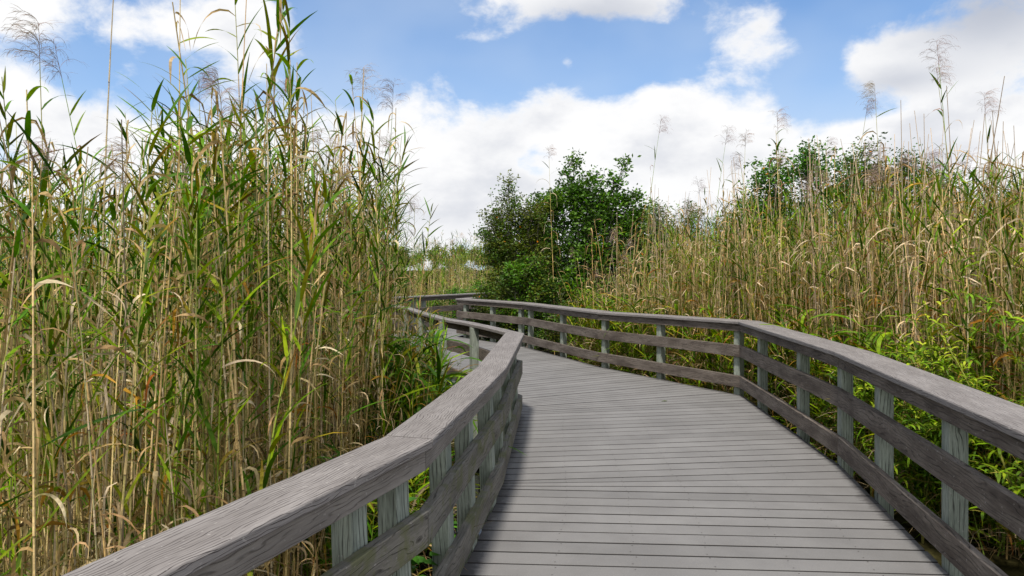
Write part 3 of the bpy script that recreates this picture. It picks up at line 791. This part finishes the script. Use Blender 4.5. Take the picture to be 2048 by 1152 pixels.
# ---- shrubs and trees
def shrub(name, label, cat, x, y, H, lumps, nleaf, ls, cols, seed, z=WZ, aspect=.55, twigs=180, bark=(.16, .14, .12), stems=5, droop=.3, lf=None, rust=.0015):
    """several crooked stems, forking limbs that reach into uneven lumps, leaves clustered along the twigs.
    lumps: (dx, dy, height, rx, ry, rz)"""
    rg = np.random.default_rng(seed); root = thing(name, label, cat, (x, y, z))
    tr = Geo(); tw = []
    lump = [(np.array([a, b, c]), np.array([e, f_, g_])) for a, b, c, e, f_, g_ in lumps]
    vol = np.array([np.prod(r) ** .7 for _, r in lump]); vol /= vol.sum()
    base = [np.array([rg.normal(0, .12), rg.normal(0, .12), -.05]) for _ in range(stems)]
    def crooked(a, b, n, j):
        pts = [a + (b - a) * t + (rg.normal(0, j, 3) if 0 < t < 1 else 0) for t in np.linspace(0, 1, n)]
        return pts
    for li, (c, r) in enumerate(lump):
        b = base[li % stems]; fork = b + (c - b) * .45 + rg.normal(0, .08, 3); fork[2] = b[2] + (c[2] - b[2]) * .4
        tube(tr, crooked(b, fork, 5, .03), .035, .02, bark, None, 6); tube(tr, crooked(fork, c, 6, .05), .02, .009, bark, None, 5)
        nt_ = max(4, int(twigs * vol[li]))
        for k in range(nt_):
            dv = rg.normal(0, 1, 3); dv /= np.linalg.norm(dv); tip = c + dv * r * (rg.uniform(.25, 1.0) ** .5) * rg.uniform(.75, 1.12)
            st = c + (tip - c) * rg.uniform(.0, .35) + rg.normal(0, .05, 3)
            if rg.random() < .5: st = fork + (c - fork) * rg.uniform(.3, 1)
            pts = crooked(st, tip, 5, .03); tube(tr, pts, .007, .002, np.array(bark) * rg.uniform(.7, 1.6), None, 3); tw.append(pts)
    link('trunk', tr.mesh('trunk', [M_CANE]), root)
    # leaves
    nleaf = int(nleaf * 2.1); ls = ls * 1.12; per = max(3, nleaf // max(1, len(tw))); N = per * len(tw)
    tp = np.array([np.array(t) for t in tw]); idx = np.repeat(np.arange(len(tw)), per)
    t = rg.uniform(.35, 1.0, N) * 4; i0 = np.minimum(t.astype(int), 3); fr = (t - i0)[:, None]
    pos = tp[idx, i0] * (1 - fr) + tp[idx, i0 + 1] * fr + rg.normal(0, .045 + ls * .35, (N, 3))
    dirn = rg.normal(0, 1, (N, 3)); dirn[:, 2] = np.abs(dirn[:, 2]) * .8 - droop; dirn /= np.linalg.norm(dirn, axis=1)[:, None]
    side = np.cross(dirn, rg.normal(0, 1, (N, 3))); side /= np.linalg.norm(side, axis=1)[:, None]; nrm = np.cross(dirn, side)
    L = (ls * rg.uniform(.6, 1.25, N))[:, None]; w = L * aspect * .5
    a = pos; b1 = pos + dirn * L * .5 + side * w + nrm * w * .25; b2 = pos + dirn * L * .5 - side * w + nrm * w * .25; e = pos + dirn * L; mid = pos + dirn * L * .5
    V = np.stack([a, b1, e, b2, mid], 1).reshape(-1, 3); k = np.arange(N)[:, None] * 5
    Q = np.concatenate([k + [0, 1, 4, 4], k + [4, 1, 2, 2], k + [0, 4, 3, 3], k + [4, 2, 3, 3]], 0)
    cl = np.array(cols)[rg.integers(len(cols), size=len(tw))][idx] * rg.uniform(.75, 1.25, (N, 1))
    ru = rg.random(N) < rust; cl[ru] = (.55, .2, .02)
    C = np.repeat(cl, 5, 0)
    link('foliage', mk_mesh('foliage', V, Q, C, np.zeros((len(V), 2)), np.zeros(len(Q), int), [M_BROAD]), root)
    return root
DK = [(.05, .115, .015), (.07, .15, .018), (.04, .085, .015), (.09, .18, .02)]
OL = [(.075, .105, .014), (.10, .13, .018), (.055, .085, .012), (.12, .15, .02)]
BR = [(.085, .21, .018), (.06, .16, .016), (.13, .27, .025), (.05, .12, .015)]
YG = [(.14, .22, .025), (.20, .28, .035), (.10, .18, .02), (.26, .32, .05)]
X = lambda px, Y: at(px, Y)
shrub('shrub', 'dark shrub with tiny olive leaves, left of the broad leaved tree', 'shrub', X(1035, 15.4), 15.4, 3.6,
      [(-.25, 0, 3.5, .55, .5, .65), (-.22, 0, 4.15, .26, .2, .35), (-.62, .1, 2.9, .42, .6, .9), (.35, 0, 3.4, .5, .5, .5), (-.1, 0, 2.6, .8, .6, .8), (-.5, -.1, 1.3, .6, .5, .7), (-.4, .1, 2.3, .5, .6, .6), (-.75, 0, 1.6, .3, .4, .5), (.6, 0, 2.7, .5, .4, .6), (.25, -.1, 2.3, .6, .6, .6), (-.1, -.2, 1.5, .7, .6, .6), (.3, .2, 3.1, .35, .4, .5), (-.3, -.1, .9, .65, .6, .5)], 15000, .064, OL + DK[:2], 1, twigs=560, aspect=.45, rust=.002)
shrub('shrub', 'bright green spreading bush low in front of the dark middle shrubs', 'shrub', X(1055, 14.6), 14.6, 2.4,
      [(-.3, 0, 2.0, .5, .4, .35), (.1, .1, 2.25, .5, .4, .3), (.3, 0, 1.7, .5, .5, .4), (-.2, 0, 1.3, .55, .4, .4)], 3400, .07, BR[:2] + DK + OL, 2, twigs=170)
shrub('small_tree', 'small broad leaved tree with glossy leaves rising above the middle of the railing', 'tree', X(1185, 15.6), 15.6, 4.6,
      [(0, 0, 3.5, .9, .7, .75), (-.85, 0, 3.8, .5, .5, .5), (-.45, 0, 4.05, .4, .4, .45), (-.62, 0, 4.45, .13, .13, .25), (.75, .1, 3.2, .6, .5, .65), (-.1, 0, 4.15, .6, .4, .45), (.35, 0, 3.7, .5, .5, .5), (.5, 0, 4.3, .2, .2, .5), (.75, 0, 4.75, .16, .16, .18), (-.45, 0, 4.6, .16, .2, .35), (0, 0, 2.6, 1.3, .8, .8), (-.6, -.3, 1.6, 1.0, .6, .9), (.9, 0, 3.85, .35, .3, .3), (1.15, 0, 3.3, .45, .4, .5), (-1.15, 0, 2.9, .4, .4, .5), (1.3, 0, 2.4, .6, .5, .7), (.1, -.2, 1.4, 1.2, .7, .7)], 12500, .09, BR + DK + DK, 3, twigs=620, aspect=.5, rust=.002)
shrub('shrub', 'thin willowy shrub with loose light green twigs between the small tree and the reeds', 'shrub', X(1345, 14.2), 14.2, 3.8,
      [(-.35, 0, 3.2, .35, .3, .6), (.35, 0, 3.2, .35, .3, .55), (0, 0, 2.7, .9, .5, .6), (-.6, 0, 2.2, .5, .5, .6), (0, 0, 1.7, 1.0, .5, .6)], 5600, .075, [(.09, .17, .03), (.12, .2, .04), (.06, .12, .02)], 4, twigs=200, aspect=.3, rust=.002)
shrub('shrub', 'low yellow green shrub just left of the tall right hand trees', 'shrub', X(1455, 12.8), 12.8, 3.4,
      [(0, 0, 2.9, .5, .5, .5), (.5, 0, 2.7, .5, .5, .5), (-.5, 0, 2.5, .5, .5, .5), (0, 0, 1.9, .9, .6, .6)], 4200, .06, YG[:1] + [(.09, .16, .02), (.07, .12, .02)], 5, twigs=220, aspect=.4)
shrub('small_tree', 'dense green tree rising behind the right bank reeds, first of the tall pair', 'tree', X(1610, 11.2), 11.2, 4.3,
      [(-.55, 0, 3.75, .45, .5, .5), (.1, 0, 3.95, .55, .5, .45), (-.2, 0, 3.0, 1.0, .7, .7), (.7, 0, 3.5, .6, .5, .6), (-.95, 0, 3.1, .45, .5, .45), (0, 0, 2.0, 1.3, .7, .9), (-.9, 0, 2.0, .8, .6, .8)], 12500, .062, BR + DK, 6, twigs=520, aspect=.5)
shrub('small_tree', 'dark green tree behind the plumed reeds, second of the tall pair', 'tree', X(1765, 10.4), 10.4, 4.4,
      [(-.3, 0, 3.75, .45, .5, .6), (.35, 0, 3.7, .5, .5, .5), (0, 0, 3.0, 1.0, .7, .7), (.8, 0, 3.4, .5, .5, .5), (0, 0, 2.0, 1.2, .7, .9)], 11500, .05, DK + OL[:2], 7, twigs=480, aspect=.45)
shrub('small_tree', 'olive tree hidden behind the tall reeds near the right edge', 'tree', X(1945, 9.2), 9.2, 4.3,
      [(-.4, 0, 3.0, .55, .5, .5), (.4, 0, 3.0, .6, .5, .5), (0, 0, 2.6, 1.1, .7, .7), (1.0, 0, 2.8, .6, .5, .6), (.3, 0, 1.8, 1.3, .7, .9), (-.8, 0, 2.0, .7, .6, .8)], 11500, .055, OL + YG[:1] + DK[:2], 8, twigs=480, aspect=.4)
shrub('shrub', 'dark shrub between the yellow green one and the first tall tree', 'shrub', X(1530, 12.4), 12.4, 3.6,
      [(0, 0, 3.3, .5, .5, .5), (-.5, 0, 2.6, .6, .5, .6), (.4, 0, 2.5, .7, .5, .7), (0, 0, 1.6, 1.2, .6, .8)], 7000, .055, OL + DK, 14, twigs=300, aspect=.45)
shrub('shrub', 'dark leafy shrub filling the space between the olive one and the broad leaved tree', 'shrub', X(1085, 16.0), 16.0, 3.4,
      [(.1, 0, 3.7, .7, .6, .5), (0, 0, 3.2, .8, .6, .6), (-.4, 0, 2.3, .7, .6, .6), (.4, 0, 2.2, .8, .6, .6), (0, 0, 1.4, 1.2, .7, .7)], 5500, .07, DK + OL[:1] + BR[1:2], 12, twigs=260)
shrub('shrub', 'dark shrub right of the broad leaved tree, behind the first straw canes', 'shrub', X(1290, 15.6), 15.6, 3.3,
      [(-.3, 0, 3.2, .6, .6, .5), (.4, 0, 3.0, .6, .6, .6), (0, 0, 2.3, 1.0, .6, .6), (0, 0, 1.4, 1.2, .7, .7)], 5500, .065, DK + OL, 13, twigs=260, rust=.002)
# dark ferny growth at the foot of the middle shrubs
for (px, Y, H, sd, lab) in [(1010, 14.9, 1.3, 21, 'low dark leafy bush right behind the corner of the railing'), (1095, 14.6, 1.35, 22, 'low dark bush under the small broad leaved tree'), (1180, 14.3, 1.4, 23, 'low dark bush at the foot of the willowy shrub'), (965, 20.8, 1.5, 24, 'fresh green bush behind the distant railing, right of two'), (905, 21.2, 1.3, 25, 'fresh green bush behind the distant railing, left of two')]:
    fresh = Y > 20
    shrub('shrub', lab, 'shrub', X(px, Y), Y, H, [(0, 0, H, .7, .5, .4), (-.6, 0, H * .8, .5, .5, .4), (.6, .1, H * .85, .5, .5, .4), (0, 0, H * .5, .9, .6, .4)], 3600, .06, (YG[:1] + BR if fresh else DK + OL), sd, twigs=230, aspect=.4)
# far bushes on the skyline beyond the bend
FB = []
for j, (px, Y, H, sd) in enumerate([(872, 46, 3.3, 31), (915, 52, 3.6, 32), (955, 44, 3.2, 33)]):
    lab = 'low far bush on the skyline, ' + ['left', 'middle', 'right'][j] + ' one in the gap beyond the bend'
    FB.append(shrub('far_bush', lab, 'bush', X(px, Y), Y, H,
          [(0, 0, H, 1.0, .9, .6), (-1.6, 0, H * .85, 1.2, .9, .6), (1.6, 0, H * .88, 1.2, .9, .6), (0, 0, H * .5, 2.6, 1, .9), (-1.4, 0, H * .25, 1.6, 1, .8), (1.4, 0, H * .25, 1.6, 1, .8)], 4600, .15, OL + DK + YG[:1], sd, twigs=190, aspect=.5))
for j, px in enumerate([-60, 20, 90, 165, 245, 330, 410, 490, 575, 650, 730, 800, 1010, 1080, 1150, 1230, 1310, 1390, 1480, 1580, 1690, 1800, 1910, 2010]):
    src = FB[j % 3]; Y = 44 + 12 * ((j * 7) % 5) / 5; q = src.copy(); COL.objects.link(q)
    q.location = (X(px, Y), Y, WZ); q.rotation_euler = (0, 0, j * 1.3); s_ = .95 + .3 * ((j * 3) % 4) / 4; q.scale = (s_ * 1.1, s_, s_)
    q['label'] = 'far bush glimpsed between the canes of the left reeds' if px < 900 else 'far bush glimpsed between the stalks behind the middle and right shrubs'
    q['group'] = 'far bushes behind the left reeds' if px < 900 else 'far bushes behind the right shrubs'
    for ch in list(src.children):
        c_ = ch.copy(); COL.objects.link(c_); c_.parent = q

# willow saplings, lower right
def willow(x, y, H, seed, label, cols, n=9, ls=.11, lean=(0, 0)):
    rg = np.random.default_rng(seed); H *= 1.2; root = thing('willow_shrub', label, 'shrub', (x, y, WZ)); st = Geo(); lv = Geo()
    for k in range(n):
        a = rg.uniform(0, 2 * pi); sp = rg.uniform(.15, .55); h = H * rg.uniform(.6, 1.05); pts = []
        for t in np.linspace(0, 1, 8):
            pts.append(np.array([cos(a) * sp * t ** 1.6 * h * .6 + lean[0] * t * t * h, sin(a) * sp * t ** 1.6 * h * .6 + lean[1] * t * t * h, h * t - .12 * h * t ** 3 * sp]))
        tube(st, pts, .007, .002, (.16, .15, .05), (.25, .28, .06), 4)
        subs = [(pts, 0)]
        for q_ in range(6):
            i = rg.integers(2, 7); b = pts[i]; aa = a + rg.uniform(-1.6, 1.6); L = rg.uniform(.25, .5)
            sub = [b + np.array([cos(aa), sin(aa), 0]) * L * t * .85 + np.array([0, 0, 1]) * L * (t * .7 - .45 * t * t) for t in np.linspace(0, 1, 6)]
            tube(st, sub, .003, .0012, (.3, .26, .06), None, 3); subs.append((sub, 1))
        for sub, kind in subs:
            m_ = 34 if kind == 0 else 16
            for j in range(m_):
                t = rg.uniform(.25 if kind == 0 else .05, 1.0) * (len(sub) - 1); i = min(int(t), len(sub) - 2); p = sub[i] + (sub[i+1] - sub[i]) * (t - i)
                young = (i >= len(sub) - 2) and kind == 0; c = np.array(cols[rg.integers(len(cols))]) * rg.uniform(.8, 1.2)
                if young: c = np.array([.34, .40, .05])
                ribbon(lv, p, rg.uniform(0, 2 * pi), rg.uniform(-.3, .9), ls * rg.uniform(.6, 1.2) * (.7 if young else 1), ls * .16, rg.uniform(.4, 1.6), c, c * 1.05, 4, 0, 0, rg.uniform(-.5, .5), 0, 1)
    link('stem', st.mesh('stem', [M_CANE]), root); link('foliage', lv.mesh('foliage', [M_LEAF]), root); return root
WG = [(.12, .22, .02), (.16, .26, .024), (.08, .155, .018), (.22, .30, .03), (.10, .17, .02)]
for j, (x, y, H, lab) in enumerate([
    (3.2, 3.15, 1.45, 'yellow green willow shrub under the handrail at the right edge'),
    (3.3, 4.1, 1.6, 'yellow green willow shrub right of the nearest visible railing post'),
    (3.35, 5.0, 1.85, 'willow shrub with bright yellow shoot tips above the handrail'),
    (3.9, 4.6, 2.05, 'tall willow shrub at the right edge above the handrail'),
    (4.4, 5.6, 2.2, 'tall leafy willow shrub farther back at the right edge'),
    (3.3, 2.3, 1.3, 'low willow shrub in the lower right corner'),
    (3.75, 3.5, 1.7, 'broad willow shrub behind the lowest visible rails on the right'),
    (3.2, 5.1, 1.3, 'low willow shrub seen between the pair of posts on the right'),
    (3.3, 6.0, 1.1, 'small willow sprig at the foot of the right hand posts')]):
    willow(x, y, H, 60 + j, lab, WG, n=11 if H > 1.4 else 8)
# leafy vine beside the left posts
def broad(x, y, H, seed, label, ls=.10):
    rg = np.random.default_rng(seed); root = thing('leafy_plant', label, 'plant', (x, y, WZ)); st = Geo(); lv = Geo()
    for k in range(5):
        a = rg.uniform(0, 6.28); h = H * rg.uniform(.6, 1.0); pts = [np.array([cos(a) * .13 * t, sin(a) * .13 * t, h * t]) for t in np.linspace(0, 1, 6)]
        tube(st, pts, .004, .002, (.12, .16, .04), None, 4)
        for j in range(13):
            t = rg.uniform(.25, 1); p = pts[0] + (pts[-1] - pts[0]) * t; c = np.array([(.07, .19, .02), (.10, .24, .03), (.05, .14, .02)][rg.integers(3)])
            ribbon(lv, p, rg.uniform(0, 6.28), rg.uniform(-.2, .8), ls * rg.uniform(.6, 1.1), ls * .5, rg.uniform(.3, 1.2), c, None, 4, 0, 0, rg.uniform(-.3, .3), 0, 1)
    link('stem', st.mesh('stem', [M_CANE]), root); link('foliage', lv.mesh('foliage', [M_BROAD]), root)
broad(-.40, 3.05, 1.18, 1, 'bright green leafy plant growing up beside the left corner post')
broad(-.62, 2.55, .95, 2, 'low green leafy plant behind the left corner post', .12)
broad(-.22, 4.0, .75, 3, 'small broad leaved plant under the left rails above dark water')
# litter at the reeds' feet: fallen straw
def litter(name, label, region, n, seed):
    rg = np.random.default_rng(seed); gq = Geo()
    k = 0
    while k < n:
        x, y, z = region(rg)
        c = np.array(TANS[rg.integers(5)]) * rg.uniform(.35, .9)
        ribbon(gq, (x, y, z), rg.uniform(0, 6.28), rg.uniform(-.3, .9), rg.uniform(.25, .8), rg.uniform(.004, .014), rg.uniform(.2, 2.4), c, None, 4, rg.uniform(-2, 2), rg.uniform(-1, 1)); k += 1
    o = link(name, gq.mesh(name, [M_LEAF])); tag(o, label, kind='stuff')
def regL(rg):
    y = rg.uniform(.9, 9.5); return xl(y) + .28 - rg.uniform(0, 2.2), y, WZ + rg.uniform(0, .75)
def regR(rg):
    y = rg.uniform(4.6, 12.8); return xr(y) - .35 + rg.uniform(0, 1.6), y, WZ + rg.uniform(0, .8)
litter('fallen_straw', 'tangle of fallen straw and dead leaves under the left reeds', regL, 4200, 5)
litter('fallen_straw', 'tangle of fallen straw and dead leaves behind the right railing', regR, 4200, 6)

# small things lying on the deck
gq = Geo(); ribbon(gq, (0, 0, .004), 0, .12, .05, .022, .3, (.85, .83, .76), None, 4, .3, 1.2, 0, 0, 1)
o = link('fallen_petal', gq.mesh('fallen_petal', [M_LEAF])); c_ = pix(1046, 693, 0); o.location = (c_[0], c_[1], 0); tag(o, 'tiny pale petal lying on the deck near the end of the left handrail', 'petal')
gq = Geo(); ribbon(gq, (0, 0, .004), 0, .15, .09, .02, .4, (.07, .10, .03), None, 4, .3, .8, 0, 0, 1); ribbon(gq, (.03, 0, .004), .7, .1, .05, .014, .3, (.10, .08, .04), None, 3, .3, .8, 0, 0, 1)
o = link('fallen_leaf', gq.mesh('fallen_leaf', [M_LEAF])); c_ = pix(1322, 803, 0); o.location = (c_[0], c_[1], 0); tag(o, 'small dark fallen leaf lying on the middle of the deck', 'leaf')
